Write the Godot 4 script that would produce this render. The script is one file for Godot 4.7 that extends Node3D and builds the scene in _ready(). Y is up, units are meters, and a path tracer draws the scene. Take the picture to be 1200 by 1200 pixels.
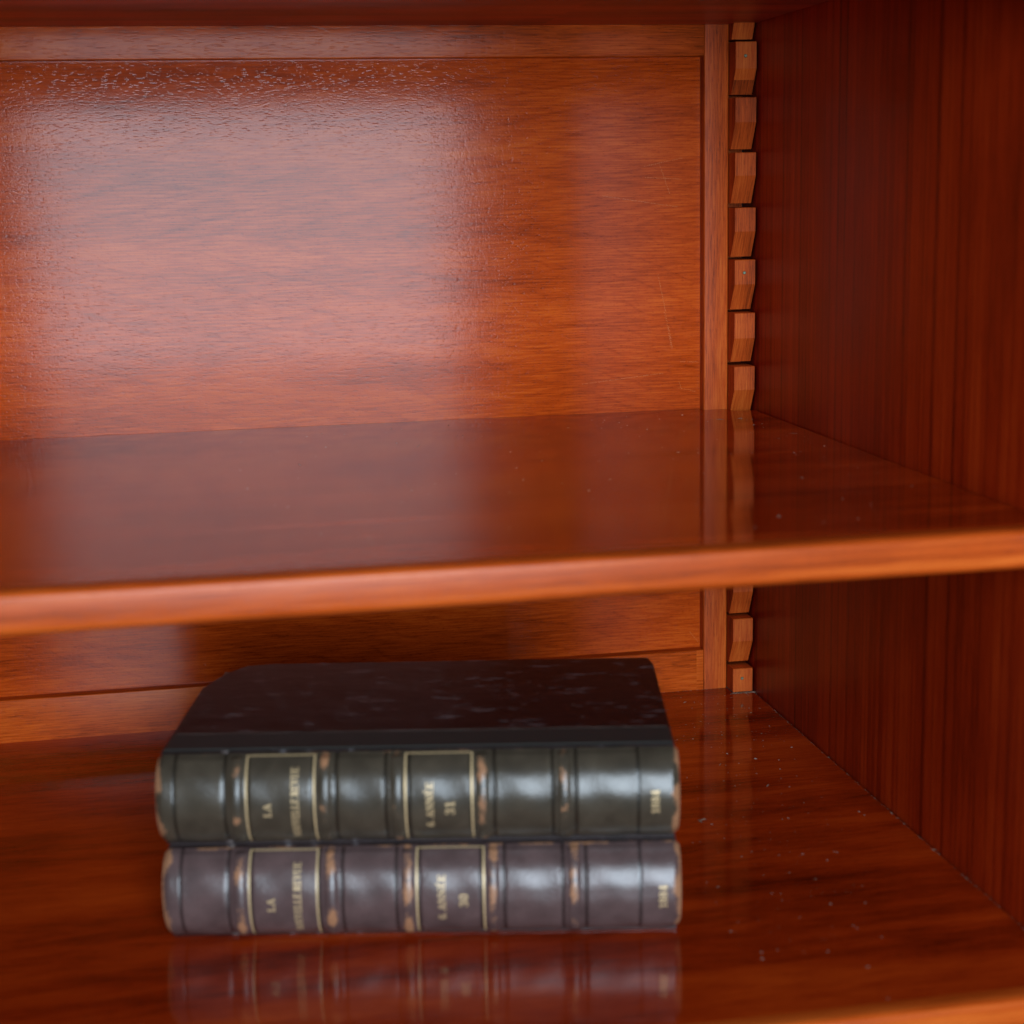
extends Node3D
# A mahogany bookcase seen from in front: back panel in a frame, notched shelf strips, three shelves, two old bound volumes lying on the lower shelf.
# Metres. The front face of the back frame is z = 0, the top of the lower shelf is y = 0, x runs along the shelves.

const SIDE_X := 0.3566        # inner face of the bookcase side
const LEFT_X := -0.3562
const SHELF_Y := 0.1907       # top of the middle shelf
const CEIL_Y := 0.4345        # underside of the upper shelf
const PANEL_Z := -0.0085
const PITCH := 0.03385

var M := {}


func _ready() -> void:
	camera_and_light()
	make_materials()
	build_bookcase()
	build_books()
	build_windows()


func camera_and_light() -> void:
	var cam := Camera3D.new()
	cam.name = "camera"
	cam.transform = Transform3D(Basis(Vector3(0.9822014, -0.02055325, 0.18670288), Vector3(0.05510039, 0.98179248, -0.18178965), Vector3(-0.17956712, 0.18884145, 0.96545044)), Vector3(0, 0.33523, 1.05096))
	cam.fov = rad_to_deg(2.0 * atan(600.0 / 1965.0))
	cam.near = 0.02
	cam.far = 50.0
	var lens := CameraAttributesPhysical.new()
	lens.frustum_focal_length = 59.0
	lens.frustum_focus_distance = 1.07
	lens.exposure_aperture = 8.0
	lens.frustum_near = 0.02
	lens.frustum_far = 50.0
	cam.attributes = lens
	add_child(cam)
	cam.fov = rad_to_deg(2.0 * atan(600.0 / 1965.0))
	cam.current = true
	var env := Environment.new()
	env.background_mode = Environment.BG_COLOR
	env.background_color = Color(0.012, 0.0115, 0.011).linear_to_srgb()
	env.tonemap_mode = Environment.TONE_MAPPER_LINEAR
	env.tonemap_exposure = 1.0
	env.sdfgi_enabled = true
	env.ssao_enabled = true
	env.ssil_enabled = true
	var we := WorldEnvironment.new()
	we.name = "environment"
	we.environment = env
	add_child(we)


# ---------------------------------------------------------------- the window behind the camera, which lights the bookcase and shows in its polish
func build_windows() -> void:
	window("tall white framed window facing the open bookcase", Vector3(0.112, 0.54, 2.2), 0.0, 0.80, 1.2, 5.3)


func window(label: String, at: Vector3, turn: float, w: float, h: float, energy: float) -> void:
	var t := thing("room_window", label, "window", at, turn)
	t.set_meta("kind", "structure")
	var fr := 0.07
	var st := begin()
	sweep(st, rrect(-0.03, h / 2, 0.03, h / 2 + fr, 0.006), 0, -w / 2 - fr, w / 2 + fr, 0)
	sweep(st, rrect(-0.03, -h / 2 - fr, 0.03, -h / 2, 0.006), 0, -w / 2 - fr, w / 2 + fr, 0)
	sweep(st, rrect(-w / 2 - fr, -0.03, -w / 2, 0.03, 0.006), 1, -h / 2, h / 2, 1)
	sweep(st, rrect(w / 2, -0.03, w / 2 + fr, 0.03, 0.006), 1, -h / 2, h / 2, 1)
	part(st, "frame", M.white_paint, t)
	st = begin()
	sweep(st, rrect(-0.004, -h / 2, 0.004, h / 2, 0.001), 0, -w / 2, w / 2, 0)
	part(st, "pane", M.sky_glow, t)
	var l := AreaLight3D.new()
	l.name = "daylight"
	l.area_size = Vector2(w - 0.01, h - 0.01)
	l.area_normalize_energy = true
	l.light_energy = energy
	l.light_color = Color(0.87, 0.94, 1.0)
	l.set("area_range", 12.0)
	l.shadow_enabled = true
	l.position = Vector3(0, 0, -0.012)   # shines along its -z, towards the bookcase
	t.add_child(l)


# ---------------------------------------------------------------- helpers
func thing(called: String, label: String, category: String, at := Vector3.ZERO, turn := 0.0, group := "") -> Node3D:
	var o := Node3D.new()
	o.name = called
	add_child(o, true)
	o.position = at
	o.rotation.y = turn
	o.set_meta("label", label)
	o.set_meta("category", category)
	if group:
		o.set_meta("group", group)
	return o


func begin() -> SurfaceTool:
	var st := SurfaceTool.new()
	st.begin(Mesh.PRIMITIVE_TRIANGLES)
	return st


func part(st: SurfaceTool, called: String, m: Material, parent: Node3D) -> MeshInstance3D:
	var o := MeshInstance3D.new()
	o.name = called
	st.index()
	o.mesh = st.commit()
	o.material_override = m
	parent.add_child(o, true)
	return o


func tri(st: SurfaceTool, p: Array, n: Array, uv: Array) -> void:
	var face: Vector3 = (p[1] - p[0]).cross(p[2] - p[0])
	var order := [0, 2, 1] if face.dot(n[0] + n[1] + n[2]) > 0.0 else [0, 1, 2]
	for k in order:
		st.set_normal(n[k])
		st.set_uv(uv[k])
		st.add_vertex(p[k])


func quad(st: SurfaceTool, p: Array, n: Array, uv: Array) -> void:
	tri(st, [p[0], p[1], p[2]], [n[0], n[1], n[2]], [uv[0], uv[1], uv[2]])
	tri(st, [p[0], p[2], p[3]], [n[0], n[2], n[3]], [uv[0], uv[2], uv[3]])


# texture position in metres on a board: u runs with the grain
func board_uv(p: Vector3, n: Vector3, grain: int, off: Vector2) -> Vector2:
	var a := n.abs()
	var dom := 0 if a.x >= a.y and a.x >= a.z else (1 if a.y >= a.z else 2)
	if dom == grain:
		return Vector2(p[(grain + 1) % 3] * 0.5, p[(grain + 2) % 3]) + off
	return Vector2(p[grain], p[3 - grain - dom]) + off


func rrect(x0: float, y0: float, x1: float, y1: float, r: float, seg := 4) -> PackedVector2Array:
	var out := PackedVector2Array()
	for c in [[x1 - r, y1 - r, 0.0], [x0 + r, y1 - r, 90.0], [x0 + r, y0 + r, 180.0], [x1 - r, y0 + r, 270.0]]:
		for k in seg + 1:
			var a := deg_to_rad(c[2] + 90.0 * k / seg)
			out.append(Vector2(c[0] + r * cos(a), c[1] + r * sin(a)))
	return out


# a profile swept along an axis; axis 0: profile is (z, y) along x; axis 1: profile is (x, z) along y
func sweep(st: SurfaceTool, profile: PackedVector2Array, axis: int, t0: float, t1: float, grain: int, off := Vector2.ZERO, smooth_deg := 40.0, steps := 1) -> void:
	var n := profile.size()
	var area := 0.0
	for i in n:
		area += profile[i].cross(profile[(i + 1) % n])
	var sgn := 1.0 if area > 0.0 else -1.0
	var en := []
	for i in n:
		var d := profile[(i + 1) % n] - profile[i]
		en.append(Vector2(d.y, -d.x).normalized() * sgn)
	var to3 := func(p: Vector2, t: float) -> Vector3:
		return Vector3(t, p.y, p.x) if axis == 0 else Vector3(p.x, t, p.y)
	var cosmin := cos(deg_to_rad(smooth_deg))
	for i in n:
		var j := (i + 1) % n
		var e: Vector2 = en[i]
		var before: Vector2 = en[(i + n - 1) % n]
		var after: Vector2 = en[j]
		var na: Vector2 = (e + before).normalized() if e.dot(before) > cosmin else e
		var nb: Vector2 = (e + after).normalized() if e.dot(after) > cosmin else e
		var flat: Vector3 = to3.call(e, 0.0)
		var a3: Vector3 = to3.call(na, 0.0)
		var b3: Vector3 = to3.call(nb, 0.0)
		for s in steps:
			var ta := lerpf(t0, t1, float(s) / steps)
			var tb := lerpf(t0, t1, float(s + 1) / steps)
			var q := [to3.call(profile[i], ta), to3.call(profile[j], ta), to3.call(profile[j], tb), to3.call(profile[i], tb)]
			var uv := []
			for v in q:
				uv.append(board_uv(v, flat, grain, off))
			quad(st, q, [a3, b3, b3, a3], uv)
	var idx := Geometry2D.triangulate_polygon(profile)
	for end in 2:
		var t := t0 if end == 0 else t1
		var nn: Vector3 = to3.call(Vector2.ZERO, -1.0 if end == 0 else 1.0)
		for k in range(0, idx.size(), 3):
			var p := []
			var uv := []
			for m in 3:
				var v: Vector3 = to3.call(profile[idx[k + m]], t)
				p.append(v)
				uv.append(board_uv(v, nn, grain, off))
			tri(st, p, [nn, nn, nn], uv)


# ---------------------------------------------------------------- textures
func noise_layer(w: int, h: int, sx: int, sy: int, freq: float, sd: int, oct := 3) -> PackedByteArray:
	var fn := FastNoiseLite.new()
	fn.seed = sd
	fn.noise_type = FastNoiseLite.TYPE_SIMPLEX_SMOOTH
	fn.frequency = freq
	fn.fractal_octaves = oct
	var im := fn.get_image(maxi(w / sx, 4), maxi(h / sy, 4))
	im.convert(Image.FORMAT_L8)
	if sx > 1 or sy > 1:
		im.resize(w, h, Image.INTERPOLATE_CUBIC)
	return im.get_data()


func s8(v: float) -> int:
	return clampi(int(round(255.0 * (1.055 * pow(v, 1.0 / 2.4) - 0.055 if v > 0.0031308 else v * 12.92))), 0, 255)


# grain runs along u; o: sizes and strengths of the figure. Returns [albedo image, relief image].
func wood(w: int, h: int, sd: int, o: Dictionary) -> Array:
	var broad := noise_layer(w, h, 24, 2, 0.02, sd)
	var fine := noise_layer(w, h, 20, 1, o.get("fine_freq", 0.22), sd + 1, 2)
	var pore := noise_layer(w, h, o.get("pore_len", 9), 1, 0.42, sd + 2, 2)
	var blotch := noise_layer(w, h, 8, 8, 0.022, sd + 3, 4)
	var grit := noise_layer(w, h, 1, 1, 0.35, sd + 4, 2)
	var ramp_r := PackedByteArray()
	var ramp_g := PackedByteArray()
	var ramp_b := PackedByteArray()
	var dark: Vector3 = o.dark
	var mid: Vector3 = o.mid
	var pale: Vector3 = o.pale
	for k in 256:
		var c := dark.lerp(mid, k / 128.0) if k < 128 else mid.lerp(pale, (k - 128) / 127.0)
		ramp_r.append(s8(c.x))
		ramp_g.append(s8(c.y))
		ramp_b.append(s8(c.z))
	var kb: float = o.get("broad", 0.55)
	var kf: float = o.get("fine", 0.35)
	var kp: float = o.get("pore", 0.9)
	var kl: float = o.get("blotch", 0.35)
	var kg: float = o.get("grit", 0.16)
	var thr: float = o.get("pore_at", 84.0)
	var rib: float = o.get("ribbon", 0.0)
	var rings: float = o.get("rings", 0.0)
	var rib_row := PackedFloat32Array()
	rib_row.resize(h)
	if rib > 0.0:
		var fn := FastNoiseLite.new()
		fn.seed = sd + 9
		fn.frequency = 0.02
		for y in h:
			var ph: float = float(y) / h * o.ribs + 1.3 * fn.get_noise_2d(y, 7)
			var s := 0.5 + 0.5 * sin(ph * TAU)
			rib_row[y] = rib * (0.55 + 0.6 * fn.get_noise_2d(y * 1.7, 300)) * (pow(s, 5.0) * 1.3 - 0.25 + 0.35 * sin(ph * TAU * 0.31 + 2.0))
	var out := PackedByteArray()
	out.resize(w * h * 3)
	var rel := PackedByteArray()
	rel.resize(w * h)
	var wm: float = o.wm
	var hm: float = o.hm
	var ax: float = o.get("apex_x", 0.0)
	var ay: float = o.get("apex_y", 0.0)
	var i := 0
	for y in h:
		var my := hm * y / h
		var rr := rib_row[y]
		for x in w:
			var bl := float(blotch[i]) - 128.0
			var t := 128.0 + kb * (float(broad[i]) - 128.0) + kf * (float(fine[i]) - 128.0) + kl * bl
			if rib > 0.0:
				t -= rr * (1.0 + bl * 0.006)
			if rings > 0.0:
				var dx := wm * x / w - ax + bl * 0.00012
				var dy := (my - ay + bl * 0.00004) * 4.9
				var g := (dx - sqrt(dy * dy + 0.0009)) * 13.0
				g = g - floor(g)
				t -= rings * (maxf(0.0, 1.0 - absf(g - 0.5) * 12.0) * 1.2 + g * 0.35)
			var pv := thr - float(pore[i])
			var hgt := 190.0 + kg * (float(grit[i]) - 128.0) + 0.14 * (float(fine[i]) - 128.0)
			if pv > 0.0:
				t -= kp * minf(pv * 2.2, 46.0)
				hgt -= minf(pv * 5.0, 130.0)
			t += 0.09 * (float(grit[i]) - 128.0)
			var k := clampi(int(t), 0, 255)
			out[i * 3] = ramp_r[k]
			out[i * 3 + 1] = ramp_g[k]
			out[i * 3 + 2] = ramp_b[k]
			rel[i] = clampi(int(hgt), 0, 255)
			i += 1
	return [Image.create_from_data(w, h, false, Image.FORMAT_RGB8, out), Image.create_from_data(w, h, false, Image.FORMAT_L8, rel)]


# a scratch in the lacquer: a rough, broken line of pale bare wood
func scratch(im: Image, a: Vector2, b: Vector2, wide: float, c: Color, rng: RandomNumberGenerator, keep := 0.7) -> void:
	var n := int(a.distance_to(b) * 1.5) + 2
	for k in n:
		if rng.randf() > keep:
			continue
		var p := a.lerp(b, float(k) / n) + Vector2(rng.randf_range(-wide, wide), rng.randf_range(-wide, wide)) * 0.6
		var x := int(p.x)
		var y := int(p.y)
		if x < 0 or y < 0 or x >= im.get_width() or y >= im.get_height():
			continue
		im.set_pixel(x, y, im.get_pixel(x, y).lerp(c, rng.randf_range(0.3, 0.8)))


func lacquer(images: Array, wm: float, hm: float, rough: float, relief: float) -> StandardMaterial3D:
	var m := StandardMaterial3D.new()
	m.albedo_texture = ImageTexture.create_from_image(images[0])
	m.roughness = rough
	m.metallic_specular = 0.5
	m.heightmap_enabled = relief > 0.0
	if relief > 0.0:
		m.heightmap_texture = ImageTexture.create_from_image(images[1])
		m.heightmap_scale = relief
	m.uv1_scale = Vector3(1.0 / wm, 1.0 / hm, 1.0)
	return m


func plain(c: Color, rough: float, metal := 0.0) -> StandardMaterial3D:
	var m := StandardMaterial3D.new()
	m.albedo_color = c.linear_to_srgb()
	m.roughness = rough
	m.metallic = metal
	return m


func make_materials() -> void:
	var rng := RandomNumberGenerator.new()
	rng.seed = 11
	# back panel: 0.68 x 0.404 m of flat-sawn mahogany veneer; texture corner at x = -0.34, y = 0.02
	var im := wood(2048, 1216, 21, {"dark": Vector3(0.16, 0.015, 0.0015), "mid": Vector3(0.48, 0.060, 0.0052), "pale": Vector3(0.70, 0.135, 0.014), "wm": 0.68, "hm": 0.404, "pore_len": 6, "rings": 22.0, "apex_x": 0.40, "apex_y": 0.288, "broad": 0.32, "fine": 0.52, "blotch": 0.12, "grit": 0.30})
	var pp := func(x: float, y: float) -> Vector2: return Vector2((x + 0.34) / 0.68 * 2048.0, (y - 0.02) / 0.404 * 1216.0)
	var bare := Color(0.78, 0.5, 0.36)
	for s in [[0.2974, 0.3505, 0.3047, 0.3299, 1.2], [0.2878, 0.348, 0.3132, 0.3529, 0.8], [0.2885, 0.341, 0.313, 0.3395, 0.8], [0.2965, 0.279, 0.3016, 0.2552, 0.9], [0.3010, 0.2552, 0.3055, 0.2311, 2.6], [0.3035, 0.245, 0.306, 0.2311, 2.2], [0.3113, 0.222, 0.3235, 0.2215, 2.0], [0.3176, 0.0388, 0.3236, 0.0312, 1.5], [0.3105, 0.209, 0.3125, 0.204, 1.4], [0.245, 0.21, 0.30, 0.215, 0.6], [0.26, 0.33, 0.31, 0.322, 0.6], [0.31, 0.205, 0.322, 0.202, 1.6]]:
		scratch(im[0], pp.call(s[0], s[1]), pp.call(s[2], s[3]), s[4], bare, rng)
	M.panel = lacquer(im, 0.68, 0.404, 0.11, 0.0058)
	M.panel.metallic_specular = 0.28
	# shelves
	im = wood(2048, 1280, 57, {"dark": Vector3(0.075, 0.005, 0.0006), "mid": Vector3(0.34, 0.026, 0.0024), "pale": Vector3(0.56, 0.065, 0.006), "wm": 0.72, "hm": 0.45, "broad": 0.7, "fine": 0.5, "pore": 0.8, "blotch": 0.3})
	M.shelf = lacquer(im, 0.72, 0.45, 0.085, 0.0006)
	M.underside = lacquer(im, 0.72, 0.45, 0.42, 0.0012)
	# ribbon-striped side
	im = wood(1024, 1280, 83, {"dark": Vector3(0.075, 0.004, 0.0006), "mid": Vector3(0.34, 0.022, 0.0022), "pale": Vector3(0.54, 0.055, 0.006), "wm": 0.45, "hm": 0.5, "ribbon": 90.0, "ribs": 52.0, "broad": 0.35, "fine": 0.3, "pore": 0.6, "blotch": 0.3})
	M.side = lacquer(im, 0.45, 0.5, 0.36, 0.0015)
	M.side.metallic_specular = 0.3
	# narrow pieces of the frame and the notched strips
	im = wood(1536, 640, 131, {"dark": Vector3(0.12, 0.016, 0.002), "mid": Vector3(0.48, 0.068, 0.007), "pale": Vector3(0.68, 0.145, 0.02), "wm": 0.46, "hm": 0.2, "broad": 0.6, "fine": 0.5, "pore": 1.0, "pore_len": 12})
	M.trim = lacquer(im, 0.46, 0.2, 0.15, 0.006)
	M.trim.metallic_specular = 0.18
	M.stile = lacquer(im, 0.46, 0.2, 0.45, 0.006)
	M.stile.metallic_specular = 0.28
	M.strip = lacquer(im, 0.40, 0.16, 0.6, 0.008)
	M.strip.metallic_specular = 0.3
	M.edge = lacquer(im, 0.62, 0.055, 0.30, 0.004)
	M.edge.metallic_specular = 0.33
	M.white_paint = plain(Color(0.8, 0.8, 0.78), 0.4)
	M.sky_glow = plain(Color(0.5, 0.5, 0.5), 0.3)
	M.sky_glow.emission_enabled = true
	M.sky_glow.emission = Color(0.86, 0.94, 1.0)
	M.sky_glow.emission_energy_multiplier = 1.0
	M.nail = plain(Color(0.22, 0.27, 0.18), 0.5, 0.6)
	M.dust = plain(Color(1, 1, 1), 0.95)
	M.dust.vertex_color_use_as_albedo = true
	M.gold = plain(Color(0.62, 0.44, 0.23), 0.4, 0.3)
	M.paper = plain(Color(0.45, 0.36, 0.24), 0.9)


# ---------------------------------------------------------------- the bookcase
func build_bookcase() -> void:
	var b := thing("bookcase", "polished red mahogany bookcase interior with framed back and notched shelf strips", "bookcase")
	# back panel, recessed 8.5 mm behind its frame
	var st := begin()
	sweep(st, rrect(PANEL_Z - 0.006, 0.022, PANEL_Z, 0.422, 0.0005, 1), 0, -0.332, 0.332, 0, Vector2(0.34, -0.02))
	part(st, "back_panel", M.panel, b)
	# frame round it: rails run between the stiles
	st = begin()
	sweep(st, rrect(-0.018, 0.4152, 0.0, 0.475, 0.0008, 3), 0, -0.3247, 0.3247, 0, Vector2(0.13, 0.35))
	part(st, "back_rail", M.trim, b)
	st = begin()
	sweep(st, rrect(-0.018, -0.03, 0.0, 0.0277, 0.0008, 3), 0, -0.3247, 0.3247, 0, Vector2(0.14, 0.06))
	part(st, "back_rail", M.trim, b)
	for s in [1.0, -1.0]:
		st = begin()
		var x0 := 0.3249 if s > 0.0 else -0.3412
		var x1 := 0.3412 if s > 0.0 else -0.3249
		sweep(st, rrect(x0, -0.018, x1, 0.0, 0.0012, 4), 1, -0.03, 0.475, 1, Vector2(0.0, 0.03 * s))
		part(st, "back_stile", M.stile, b)
	# sides
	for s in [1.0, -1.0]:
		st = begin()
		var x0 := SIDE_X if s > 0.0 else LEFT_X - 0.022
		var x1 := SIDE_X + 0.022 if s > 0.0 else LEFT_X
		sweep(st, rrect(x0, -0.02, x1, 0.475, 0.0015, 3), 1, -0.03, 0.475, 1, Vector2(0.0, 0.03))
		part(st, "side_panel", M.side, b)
	# notched strips
	for s in [1.0, -1.0]:
		var strip := notched_strip(s, b)
		for ny in [0.4145, 0.2797, 0.0095]:
			st = begin()
			var cx: float = s * 0.3481
			lathe_nail(st, Vector3(cx, ny, 0.0121))
			part(st, "nail", M.nail, strip)
	# rail of the front frame, hanging a little below the upper shelf
	st = begin()
	sweep(st, rrect(0.394, 0.4095, 0.4145, CEIL_Y - 0.0002, 0.002, 3), 0, LEFT_X + 0.0009, SIDE_X - 0.0009, 0)
	part(st, "front_rail", M.edge, b)
	# shelves
	for k in 3:
		var top: float = [0.0, SHELF_Y, CEIL_Y + 0.0172][k]
		var front: float = [0.454, 0.4145, 0.4145][k]
		shelf(b, top, front, k)


func notched_strip(s: float, b: Node3D) -> MeshInstance3D:
	# one board cut into a saw-tooth: an upright face, a slope running back under it, then a saw kerf
	var pr := PackedVector2Array()
	var rng := RandomNumberGenerator.new()
	rng.seed = 5 + int(s)
	pr.append(Vector2(-0.017, 0.475))
	pr.append(Vector2(0.009, 0.475))
	var y := 0.4229 + PITCH
	while y > 0.005:
		var j := rng.randf_range(-0.0005, 0.0005)
		pr.append(Vector2(-0.0155, y + 0.0022))
		pr.append(Vector2(-0.0155, y + j))
		pr.append(Vector2(0.0118, y + j - 0.0001))
		pr.append(Vector2(0.0122, y + j - 0.0005))
		var low := y - 0.0160 + rng.randf_range(-0.002, 0.002)
		if y - PITCH + 0.0017 < 0.0:
			pr.append(Vector2(0.0121, 0.0003))
			break
		pr.append(Vector2(0.0121, low))
		pr.append(Vector2(0.0032 + rng.randf_range(-0.0006, 0.0006), y - PITCH + 0.0022))
		y -= PITCH
	pr.append(Vector2(-0.017, 0.0003))
	var st := begin()
	var x0 := 0.3417 if s > 0.0 else -0.3553
	sweep(st, pr, 0, x0, x0 + 0.0136, 1, Vector2(0.0, 0.11), 8.0)
	return part(st, "notched_strip", M.strip, b)


func lathe_nail(st: SurfaceTool, c: Vector3) -> void:
	var n := 10
	for k in n:
		var a := TAU * k / n
		var a2 := TAU * (k + 1) / n
		var p := Vector3(cos(a), sin(a), 0)
		var q := Vector3(cos(a2), sin(a2), 0)
		var top := Vector3(0, 0, 0.0004)
		tri(st, [c + top, c + p * 0.0008 + top * 0.7, c + q * 0.0008 + top * 0.7], [Vector3.BACK, Vector3.BACK, Vector3.BACK], [Vector2.ZERO, Vector2.ZERO, Vector2.ZERO])
		quad(st, [c + p * 0.0008 + top * 0.7, c + q * 0.0008 + top * 0.7, c + q * 0.0012, c + p * 0.0012], [p, q, q, p], [Vector2.ZERO, Vector2.ZERO, Vector2.ZERO, Vector2.ZERO])


func shelf(b: Node3D, top: float, front: float, k: int) -> void:
	var th := 0.0172
	var off: Vector2 = [Vector2(0.36, 0.0), Vector2(0.36, 0.012), Vector2(0.5, 0.2)][k]
	var lip := 0.0105
	var st := begin()
	var zb := 0.0128
	var gap := 0.0009
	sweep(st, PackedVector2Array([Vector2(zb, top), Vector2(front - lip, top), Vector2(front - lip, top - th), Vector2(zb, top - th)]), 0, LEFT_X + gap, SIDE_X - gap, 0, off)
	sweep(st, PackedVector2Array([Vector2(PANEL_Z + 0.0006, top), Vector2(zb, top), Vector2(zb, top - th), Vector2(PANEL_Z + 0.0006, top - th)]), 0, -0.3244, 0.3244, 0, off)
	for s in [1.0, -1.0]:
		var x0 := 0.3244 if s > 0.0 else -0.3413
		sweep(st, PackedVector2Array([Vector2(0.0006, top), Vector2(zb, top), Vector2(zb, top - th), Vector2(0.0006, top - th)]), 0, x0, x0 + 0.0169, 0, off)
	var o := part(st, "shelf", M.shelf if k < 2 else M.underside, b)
	# solid lipping along the front with both arrises rounded over
	st = begin()
	var r := 0.0034
	var pr := PackedVector2Array([Vector2(front - lip, top - th), Vector2(front - lip, top)])
	for q in 7:
		var a := deg_to_rad(90.0 - 15.0 * q)
		pr.append(Vector2(front - r + r * cos(a), top - r + r * sin(a)))
	for q in 7:
		var a := deg_to_rad(-15.0 * q)
		pr.append(Vector2(front - r + r * cos(a), top - th + r + r * sin(a)))
	sweep(st, pr, 0, LEFT_X + gap, SIDE_X - gap, 0, Vector2(0.1 + 0.13 * k, 0.02 + 0.03 * k - top), 40.0, 1)
	part(st, "front_edge", M.edge, o)
	if k < 2:
		dust(o, top, k)


# crumbs and flakes lying on a shelf
func dust(o: Node3D, top: float, k: int) -> void:
	var rng := RandomNumberGenerator.new()
	rng.seed = 300 + k
	var st := begin()
	var big := [[0.2586, 0.1671, 0.0016], [0.1836, 0.269, 0.0011], [0.2939, 0.2656, 0.0011], [0.2494, 0.3564, 0.0014], [0.2314, 0.3768, 0.0010], [0.2631, 0.3746, 0.0011], [0.1804, 0.1726, 0.0008], [0.2012, 0.2415, 0.0008], [0.28, 0.3717, 0.0010], [0.2993, 0.3396, 0.0008]]
	if k == 0:
		big = [[0.313, 0.142, 0.0018], [0.3393, 0.0566, 0.0012], [0.2608, 0.3935, 0.0008], [0.2722, 0.4115, 0.0013], [0.2319, 0.3875, 0.0009], [0.2397, 0.3868, 0.0008], [0.2688, 0.4405, 0.0010], [0.2518, 0.23, 0.0014], [0.2532, 0.229, 0.0012], [0.2547, 0.2281, 0.0014], [0.2832, 0.1738, 0.0009], [0.3161, 0.192, 0.0008]]
	for f in big:
		flake(st, Vector3(f[0], top, f[1]), f[2] * 0.6, rng)
	for i in (300 if k == 1 else 700):
		var x := rng.randf_range(0.02, 0.345) if k == 1 else rng.randf_range(0.225, 0.35)
		var z := 0.014 + 0.38 * pow(rng.randf(), 1.5)
		if k == 1:
			x = 0.345 - 0.34 * pow(rng.randf(), 1.3)
		if k == 0 and absf((x - 0.30) + (z - 0.15) * 0.25) > 0.05 * (0.4 + rng.randf()):
			continue
		flake(st, Vector3(x, top, z), 0.00014 + 0.00050 * pow(rng.randf(), 4.0), rng)
	if k == 0:
		# dirt packed along the joint with the side
		for i in 200:
			var z := rng.randf_range(0.013, 0.44)
			flake(st, Vector3(SIDE_X - 0.0008 - 0.0008 * pow(rng.randf(), 2.0), top, z), rng.randf_range(0.00012, 0.0004), rng)
		for i in 90:
			flake(st, Vector3(rng.randf_range(0.3415, 0.356), top, 0.0128 + 0.0022 * rng.randf()), rng.randf_range(0.0003, 0.0009), rng)
		for i in 120:
			flake(st, Vector3(rng.randf_range(0.25, 0.3415), top, rng.randf_range(0.0, 0.0012)), rng.randf_range(0.0001, 0.0003), rng)
	var d := part(st, "dust", M.dust, o)
	d.set_meta("kind", "stuff")


func flake(st: SurfaceTool, c: Vector3, r: float, rng: RandomNumberGenerator) -> void:
	var n := 5
	var p := []
	var turn := rng.randf() * TAU
	var long := rng.randf_range(1.0, 1.9)
	if rng.randf() < 0.09:
		long = rng.randf_range(3.5, 7.0)   # lint
	st.set_color(Color(0.18, 0.10, 0.06).lerp(Color(0.42, 0.32, 0.24), pow(rng.randf(), 1.4)))
	for k in n:
		var a := TAU * k / n
		var e := Vector2(cos(a) * long, sin(a)) * r * rng.randf_range(0.6, 1.1)
		e = e.rotated(turn)
		p.append(c + Vector3(e.x, 0.00002, e.y))
	var top := c + Vector3(0, r * rng.randf_range(0.25, 0.6), 0)
	for k in n:
		var a: Vector3 = p[k]
		var b: Vector3 = p[(k + 1) % n]
		var nn := (b - a).cross(top - a).normalized()
		if nn.y < 0.0:
			nn = -nn
		tri(st, [a, b, top], [nn, nn, nn], [Vector2.ZERO, Vector2.ZERO, Vector2.ZERO])


# ---------------------------------------------------------------- the two volumes
const LEN := 0.2345
const THICK := 0.0443
const BULGE := 0.0125
const HALF := 1.30      # radians of the rounded back on either side of its middle
var arc_table := PackedFloat32Array()


func spine_point(x: float, phi: float, raise := 0.0) -> Vector3:
	# phi from -1 (lower joint) to 1 (upper joint)
	var a := phi * HALF
	var y := THICK / 2 + (THICK / 2 - 0.0012) * sin(a) / sin(HALF)
	var z := -0.0055 + BULGE * (cos(a) - cos(HALF)) / (1.0 - cos(HALF))
	var n := spine_normal(phi)
	var e := minf(x, LEN - x)
	var turn_in := 0.0022 * pow(clampf(1.0 - e / 0.0035, 0.0, 1.0), 2.0)
	return Vector3(x, y, z) + n * (raise - turn_in)


func spine_normal(phi: float) -> Vector3:
	var a := phi * HALF
	var dy := (THICK / 2 - 0.0012) * cos(a) / sin(HALF)
	var dz := -BULGE * sin(a) / (1.0 - cos(HALF))
	return Vector3(0, -dz, dy).normalized()


func arc_to_phi(s: float) -> float:
	if arc_table.is_empty():
		arc_table.append(0.0)
		for k in range(1, 201):
			arc_table.append(arc_table[k - 1] + spine_point(0.1, (k - 1) / 200.0).distance_to(spine_point(0.1, k / 200.0)))
	var a := absf(s)
	for k in range(1, 201):
		if arc_table[k] >= a:
			return signf(s) * (k - 1 + (a - arc_table[k - 1]) / (arc_table[k] - arc_table[k - 1])) / 200.0
	return signf(s)


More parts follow.
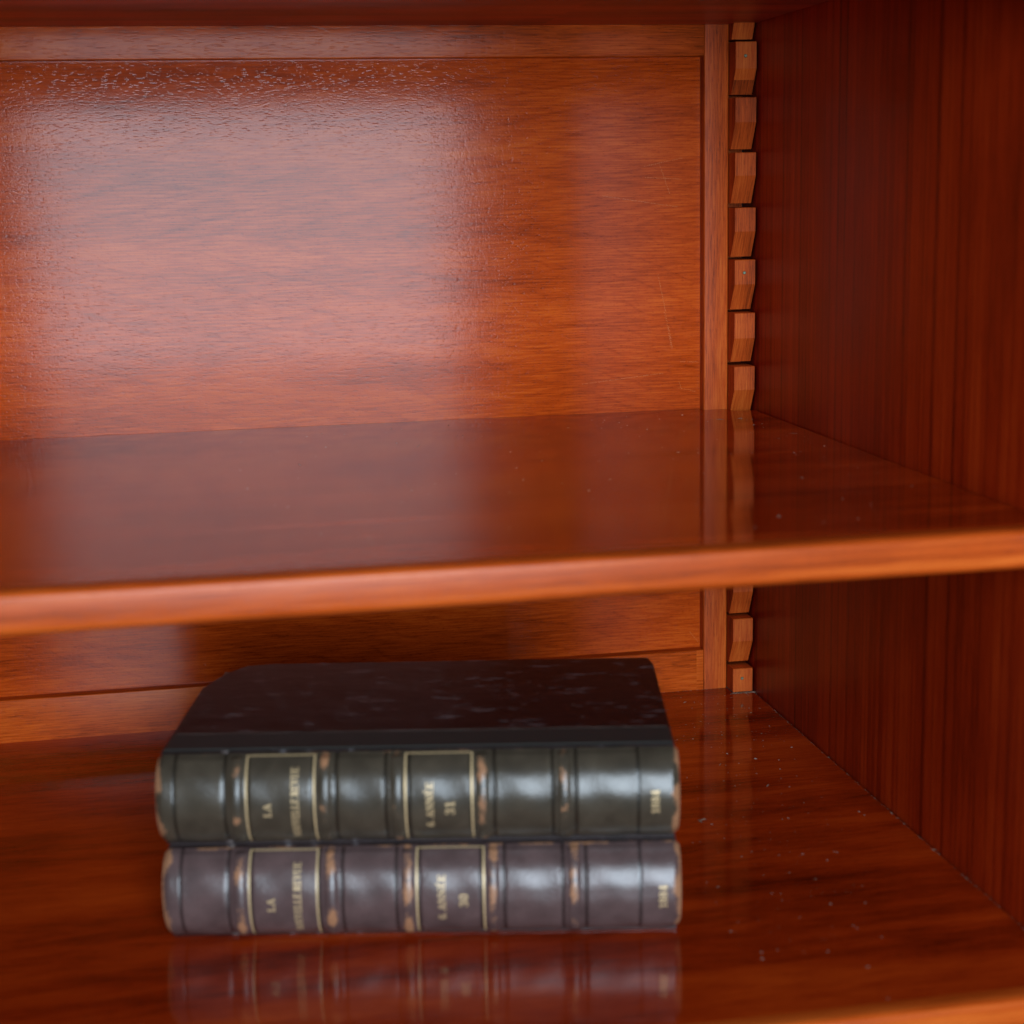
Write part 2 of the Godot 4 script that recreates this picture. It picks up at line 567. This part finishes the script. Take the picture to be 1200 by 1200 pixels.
func spine_patch(st: SurfaceTool, x0: float, x1: float, p0: float, p1: float, raise: Callable, nx: int, np: int) -> void:
	for i in nx:
		for j in np:
			var q := []
			var n := []
			var uv := []
			for c in [[0, 0], [1, 0], [1, 1], [0, 1]]:
				var x := lerpf(x0, x1, float(i + c[0]) / nx)
				var ph := lerpf(p0, p1, float(j + c[1]) / np)
				var pt := spine_point(x, ph, raise.call(x, ph))
				var dx := spine_point(x + 0.0002, ph, raise.call(x + 0.0002, ph)) - spine_point(x - 0.0002, ph, raise.call(x - 0.0002, ph))
				var dp := spine_point(x, ph + 0.004, raise.call(x, ph + 0.004)) - spine_point(x, ph - 0.004, raise.call(x, ph - 0.004))
				var nn := dx.cross(dp).normalized()
				if nn.dot(spine_normal(ph)) < 0.0:
					nn = -nn
				q.append(pt)
				n.append(nn)
				uv.append(Vector2(x / LEN, 0.5 + 0.5 * ph))
			quad(st, q, n, uv)


func lettering(words: String, size: float, xc: float, sc: float, parent: Node3D, squeeze := 1.0) -> void:
	var tm := TextMesh.new()
	var f := SystemFont.new()
	f.font_names = PackedStringArray(["Droid Serif"])
	f.font_weight = 700
	tm.font = f
	tm.text = words
	tm.font_size = 48
	tm.pixel_size = size / 34.0
	tm.depth = 0.0
	tm.curve_step = 2.0
	tm.horizontal_alignment = HORIZONTAL_ALIGNMENT_CENTER
	tm.vertical_alignment = VERTICAL_ALIGNMENT_CENTER
	var st := begin()
	for k in tm.get_surface_count():
		var ar := tm.surface_get_arrays(k)
		var v: PackedVector3Array = ar[Mesh.ARRAY_VERTEX]
		var ix: PackedInt32Array = ar[Mesh.ARRAY_INDEX]
		for t in range(0, ix.size(), 3):
			var p := []
			var n := []
			for m in 3:
				var c := v[ix[t + m]]
				var ph := arc_to_phi(sc + c.x * squeeze)
				p.append(spine_point(xc - c.y, ph, 0.00012))
				n.append(spine_normal(ph))
			if (p[1] - p[0]).cross(p[2] - p[0]).length() < 1e-13:
				continue
			tri(st, p, n, [Vector2.ZERO, Vector2.ZERO, Vector2.ZERO])
	part(st, "gilt_lettering", M.gold, parent)


func spine_material(sd: int, base: Vector3, worn: Vector3, bands: Array, frames: Array, wear: float) -> StandardMaterial3D:
	var w := 1024
	var h := 224
	var big := noise_layer(w, h, 4, 4, 0.05, sd)
	var small := noise_layer(w, h, 1, 1, 0.16, sd + 1)
	var out := PackedByteArray()
	out.resize(w * h * 3)
	var rel := PackedByteArray()
	rel.resize(w * h)
	var line := PackedFloat32Array()
	var bandness := PackedFloat32Array()
	var frame_free := PackedFloat32Array()
	for x in w:
		var m := LEN * x / w
		var l := 0.0
		var bn := -100.0
		for c in bands:
			bn = maxf(bn, 1.0 - absf(m - c) / 0.0030)
			for e in [-0.0052, 0.0052]:
				l = maxf(l, 1.0 - absf(m - c - e) / 0.0011)
		for e in [0.0085, 0.2160]:
			l = maxf(l, 1.0 - absf(m - e) / 0.0011)
		line.append(clampf(l * 1.5, 0.0, 1.0))
		var free := 1.0 if m > 0.0085 and m < 0.2160 and bn < -0.75 else 0.0
		for f in frames:
			if m > f[0] - 0.002 and m < f[1] + 0.002:
				free = 0.0
		frame_free.append(free)
		bandness.append(clampf(bn * 1.6, 0.0, 1.0))
	for y in h:
		var ph := 2.0 * y / h - 1.0
		var rim := clampf((absf(ph) - 0.90) / 0.08, 0.0, 1.0)
		for x in w:
			var i := y * w + x
			var b := big[i] / 255.0
			var s := small[i] / 255.0
			var c := base * (0.75 + 0.5 * b) * (0.85 + 0.3 * s)
			c = c.lerp(base * 0.22, line[x] * 0.85)
			if frame_free[x] > 0.5:
				c = c.lerp(base * 0.3, clampf(1.5 - absf(absf(ph) - 0.86) / 0.016, 0.0, 1.0) * 0.6)
			var e := minf(float(x), float(w - x)) / w * LEN
			var tip := clampf(1.0 - e / 0.005, 0.0, 1.0)
			var amount := maxf(maxf(bandness[x] * (0.33 + wear), tip * (0.7 + wear)), rim * (0.22 + wear)) + 0.9 * (b - 0.5) + 0.35 * (s - 0.5)
			var k := clampf((amount - 0.46) * 7.0, 0.0, 1.0) if amount > 0.46 and (bandness[x] > 0.3 or tip > 0.1 or rim > 0.3) else 0.0
			c = c.lerp(worn * (0.7 + 0.6 * s), k * 0.9)
			out[i * 3] = s8(c.x)
			out[i * 3 + 1] = s8(c.y)
			out[i * 3 + 2] = s8(c.z)
			rel[i] = clampi(int(140.0 + 60.0 * (s - 0.5) + 40.0 * (b - 0.5) - 70.0 * line[x]), 0, 255)
	var mt := StandardMaterial3D.new()
	mt.albedo_texture = ImageTexture.create_from_image(Image.create_from_data(w, h, false, Image.FORMAT_RGB8, out))
	mt.heightmap_enabled = true
	mt.heightmap_texture = ImageTexture.create_from_image(Image.create_from_data(w, h, false, Image.FORMAT_L8, rel))
	mt.heightmap_scale = 0.035
	mt.roughness = 0.28
	return mt


func cover_material(sd: int) -> StandardMaterial3D:
	# dark paper over the boards, rubbed and flecked; u along the spine, v across; 0.25 x 0.15 m
	var w := 1000
	var h := 600
	var a := noise_layer(w, h, 10, 3, 0.05, sd)
	var b := noise_layer(w, h, 7, 2, 0.05, sd + 1, 5)
	var c := noise_layer(w, h, 6, 1, 0.12, sd + 2, 4)
	var out := PackedByteArray()
	out.resize(w * h * 3)
	var rel := PackedByteArray()
	rel.resize(w * h)
	for y in h:
		var dy := float(h - y) / h * 0.15
		for x in w:
			var i := y * w + x
			var col := Vector3(0.011, 0.006, 0.006).lerp(Vector3(0.022, 0.012, 0.012), a[i] / 255.0)
			var r := clampf((b[i] - 176.0) / 30.0, 0.0, 1.0) * clampf((c[i] - 120.0) / 30.0, 0.0, 1.0)
			col = col.lerp(Vector3(0.26, 0.24, 0.25), r * 0.62)
			col = col.lerp(Vector3(0.006, 0.004, 0.004), clampf((90.0 - c[i]) / 30.0, 0.0, 1.0) * 0.8)
			out[i * 3] = s8(col.x)
			out[i * 3 + 1] = s8(col.y)
			out[i * 3 + 2] = s8(col.z)
			rel[i] = clampi(int(0.5 * a[i] + 0.5 * c[i]), 0, 255)
	var im := Image.create_from_data(w, h, false, Image.FORMAT_RGB8, out)
	var rng := RandomNumberGenerator.new()
	rng.seed = sd
	for k in 34:
		var p := Vector2(rng.randf() * w, rng.randf() * h)
		var d := Vector2(rng.randf_range(3, 14), rng.randf_range(-3, 3))
		for q in 4:
			scratch(im, p + Vector2(0, q), p + d + Vector2(0, q), 1.5, Color(0.62, 0.58, 0.56), rng, 0.8)
	var mt := StandardMaterial3D.new()
	mt.albedo_texture = ImageTexture.create_from_image(im)
	mt.heightmap_enabled = true
	mt.heightmap_texture = ImageTexture.create_from_image(Image.create_from_data(w, h, false, Image.FORMAT_L8, rel))
	mt.heightmap_scale = 0.02
	mt.roughness = 0.29
	mt.uv1_scale = Vector3(4.0, 1.0 / 0.15, 1.0)
	return mt


# a flat piece with outline (x, z), bottom and top y, its upper arris rounded off
func plate(st: SurfaceTool, outline: PackedVector2Array, y0: float, y1: float) -> void:
	var inner := Geometry2D.offset_polygon(outline, -0.0007, Geometry2D.JOIN_MITER)
	var top: PackedVector2Array = inner[0] if inner.size() and inner[0].size() == outline.size() else outline
	# the offset keeps the order but may start elsewhere: match by nearest corner
	var matched := PackedVector2Array()
	for p in outline:
		var best := top[0]
		for q in top:
			if q.distance_to(p) < best.distance_to(p):
				best = q
		matched.append(best)
	var n := outline.size()
	var c := Vector2.ZERO
	for p in outline:
		c += p / n
	for i in n:
		var j := (i + 1) % n
		var a := outline[i]
		var b := outline[j]
		var out := Vector2((b - a).y, -(b - a).x).normalized()
		if out.dot((a + b) / 2 - c) < 0.0:
			out = -out
		var nn := Vector3(out.x, 0, out.y)
		var up := (nn + Vector3.UP).normalized()
		var uv := [a + Vector2(0, 0.15), b + Vector2(0, 0.15), b + Vector2(0, 0.15), a + Vector2(0, 0.15)]
		quad(st, [Vector3(a.x, y0, a.y), Vector3(b.x, y0, b.y), Vector3(b.x, y1 - 0.0007, b.y), Vector3(a.x, y1 - 0.0007, a.y)], [nn, nn, nn, nn], uv)
		quad(st, [Vector3(a.x, y1 - 0.0007, a.y), Vector3(b.x, y1 - 0.0007, b.y), Vector3(matched[j].x, y1, matched[j].y), Vector3(matched[i].x, y1, matched[i].y)], [up, up, up, up], uv)
	for face in 2:
		var poly := matched if face == 0 else outline
		var yy := y1 if face == 0 else y0
		var nn := Vector3.UP if face == 0 else Vector3.DOWN
		var idx := Geometry2D.triangulate_polygon(poly)
		for k in range(0, idx.size(), 3):
			var p := []
			var uv := []
			for m in 3:
				var q := poly[idx[k + m]]
				p.append(Vector3(q.x, yy, q.y))
				uv.append(q + Vector2(0, 0.15))
			tri(st, p, [nn, nn, nn], uv)


func build_book(label: String, at: Vector3, turn: float, o: Dictionary) -> void:
	var b := thing("bound_volume", label, "book", at, turn, "two volumes lying on the shelf")
	var bands: Array = o.bands
	var leather := spine_material(o.seed, o.base, o.worn, bands, o.frames, o.wear)
	# pages
	var st := begin()
	sweep(st, rrect(-0.1435, 0.0032, -0.004, THICK - 0.0032, 0.0004, 1), 0, 0.006, LEN - 0.006, 0)
	part(st, "page_block", M.paper, b)
	# boards
	var rough := PackedVector2Array()
	for p in o.outline:
		rough.append(p)
	for k in 2:
		st = begin()
		var y0 := 0.0002 if k == 0 else THICK - 0.0031
		plate(st, rough, y0, y0 + 0.0028)
		var cv := part(st, "cover", o.cover, b)
		# the leather of the spine turned over on to the board
		st = begin()
		var strip := PackedVector2Array([Vector2(0.0018, -0.0300), Vector2(0.0018, -0.0072), Vector2(LEN - 0.0018, -0.0072), Vector2(LEN - 0.0018, -0.0300)])
		if k == 1:
			plate(st, strip, THICK - 0.0008, THICK + 0.0002)
		else:
			plate(st, strip, 0.00005, 0.0010)
		part(st, "leather_strip", o.leather_plain, cv)
		if k == 1:
			# rubbed edge of the paper where it meets the leather
			st = begin()
			var ed := PackedVector2Array()
			var rng := RandomNumberGenerator.new()
			rng.seed = o.seed + 77
			for q in 40:
				ed.append(Vector2(0.003 + (LEN - 0.006) * q / 39.0, -0.0301))
			for q in 40:
				ed.append(Vector2(LEN - 0.003 - (LEN - 0.006) * q / 39.0, -0.0294 + rng.randf_range(-0.0003, 0.0004)))
			plate_flat(st, ed, THICK + 0.00026)
			part(st, "paper_edge", M.rubbed, cv)
	# spine
	st = begin()
	var groove := func(x: float, ph: float) -> float:
		var g := 0.0
		for c in bands:
			for e in [-0.0052, 0.0052]:
				g = minf(g, -0.00035 * clampf(1.0 - absf(x - c - e) / 0.0012, 0.0, 1.0))
		return g + 0.00012 * sin(x * 310.0 + ph * 5.0)
	spine_patch(st, 0.0, LEN, -1.0, 1.0, groove, 220, 22)
	var sp := part(st, "spine", leather, b)
	for c in bands:
		st = begin()
		var hump := func(x: float, ph: float) -> float:
			return -0.0004 + 0.0017 * sqrt(maxf(0.0, 1.0 - pow((x - c) / 0.0034, 2.0))) * (1.0 - smoothstep(0.80, 0.97, absf(ph)))
		spine_patch(st, c - 0.0034, c + 0.0034, -0.97, 0.97, hump, 10, 18)
		part(st, "raised_band", leather, sp)
	for f in o.frames:
		st = begin()
		var lift := func(_x: float, _ph: float) -> float: return 0.00016
		var pa := 0.93
		spine_patch(st, f[0], f[0] + 0.0008, -pa, pa, lift, 1, 20)
		spine_patch(st, f[1] - 0.0008, f[1], -pa, pa, lift, 1, 20)
		for e in [-1.0, 1.0]:
			spine_patch(st, f[0] + 0.0008, f[1] - 0.0008, e * pa, e * (pa - 0.032), lift, 14, 1)
		part(st, "gilt_border", M.gold, sp)
	for t in o.words:
		lettering(t[0], t[1], t[2], t[3], sp, t[4])


func plate_flat(st: SurfaceTool, poly: PackedVector2Array, y: float) -> void:
	var idx := Geometry2D.triangulate_polygon(poly)
	for k in range(0, idx.size(), 3):
		var p := []
		for m in 3:
			p.append(Vector3(poly[idx[k + m]].x, y, poly[idx[k + m]].y))
		tri(st, p, [Vector3.UP, Vector3.UP, Vector3.UP], [Vector2.ZERO, Vector2.ZERO, Vector2.ZERO])


func build_books() -> void:
	var cover := cover_material(900)
	M.rubbed = plain(Color(0.26, 0.21, 0.18), 0.8)
	var tan := Vector3(0.36, 0.17, 0.085)
	var turn := deg_to_rad(-11.3)
	var square := [Vector2(0.0015, -0.1475), Vector2(0.0015, -0.0062), Vector2(LEN - 0.0015, -0.0062), Vector2(LEN - 0.0015, -0.1475)]
	build_book("purple brown leather volume with gilt number 30, lying under the olive one", Vector3(-0.0278, 0.0002, 0.3162), turn, {
		"seed": 500, "base": Vector3(0.092, 0.056, 0.053), "worn": tan, "wear": 0.22, "cover": cover, "outline": square, "leather_plain": plain(Color(0.045, 0.034, 0.034), 0.42),
		"bands": [0.0352, 0.0764, 0.1112, 0.1495, 0.1864], "frames": [[0.0394, 0.0708], [0.1150, 0.1460]],
		"words": [["LA", 0.0030, 0.0495, -0.002, 1.0], ["NOUVELLE REVUE", 0.0034, 0.0615, 0.0, 0.78], ["6. ANNÉE", 0.0034, 0.1266, 0.0, 0.95], ["30", 0.0040, 0.1364, -0.001, 1.0], ["1884", 0.0036, 0.2262, -0.001, 1.0]]})
	var worn_corner := [Vector2(0.0015, -0.104), Vector2(0.0015, -0.0062), Vector2(LEN - 0.0015, -0.0062), Vector2(LEN - 0.0015, -0.134), Vector2(LEN - 0.0035, -0.1465), Vector2(LEN - 0.007, -0.1475), Vector2(0.030, -0.1475), Vector2(0.018, -0.1445), Vector2(0.009, -0.131), Vector2(0.0035, -0.112)]
	build_book("olive black leather volume with gilt number 31, lying on the purple brown one", Vector3(-0.0282, THICK + 0.0006, 0.3153), turn, {
		"seed": 620, "base": Vector3(0.056, 0.043, 0.029), "worn": tan, "wear": 0.06, "cover": cover, "outline": worn_corner, "leather_plain": plain(Color(0.036, 0.037, 0.033), 0.42),
		"bands": [0.0362, 0.0758, 0.1084, 0.1465, 0.1830], "frames": [[0.0406, 0.0718], [0.1118, 0.1423]],
		"words": [["LA", 0.0030, 0.0503, -0.002, 1.0], ["NOUVELLE REVUE", 0.0034, 0.0628, 0.0, 0.78], ["6. ANNÉE", 0.0034, 0.1230, -0.001, 0.95], ["31", 0.0042, 0.1320, -0.002, 1.0], ["1884", 0.0036, 0.2236, -0.001, 1.0]]})
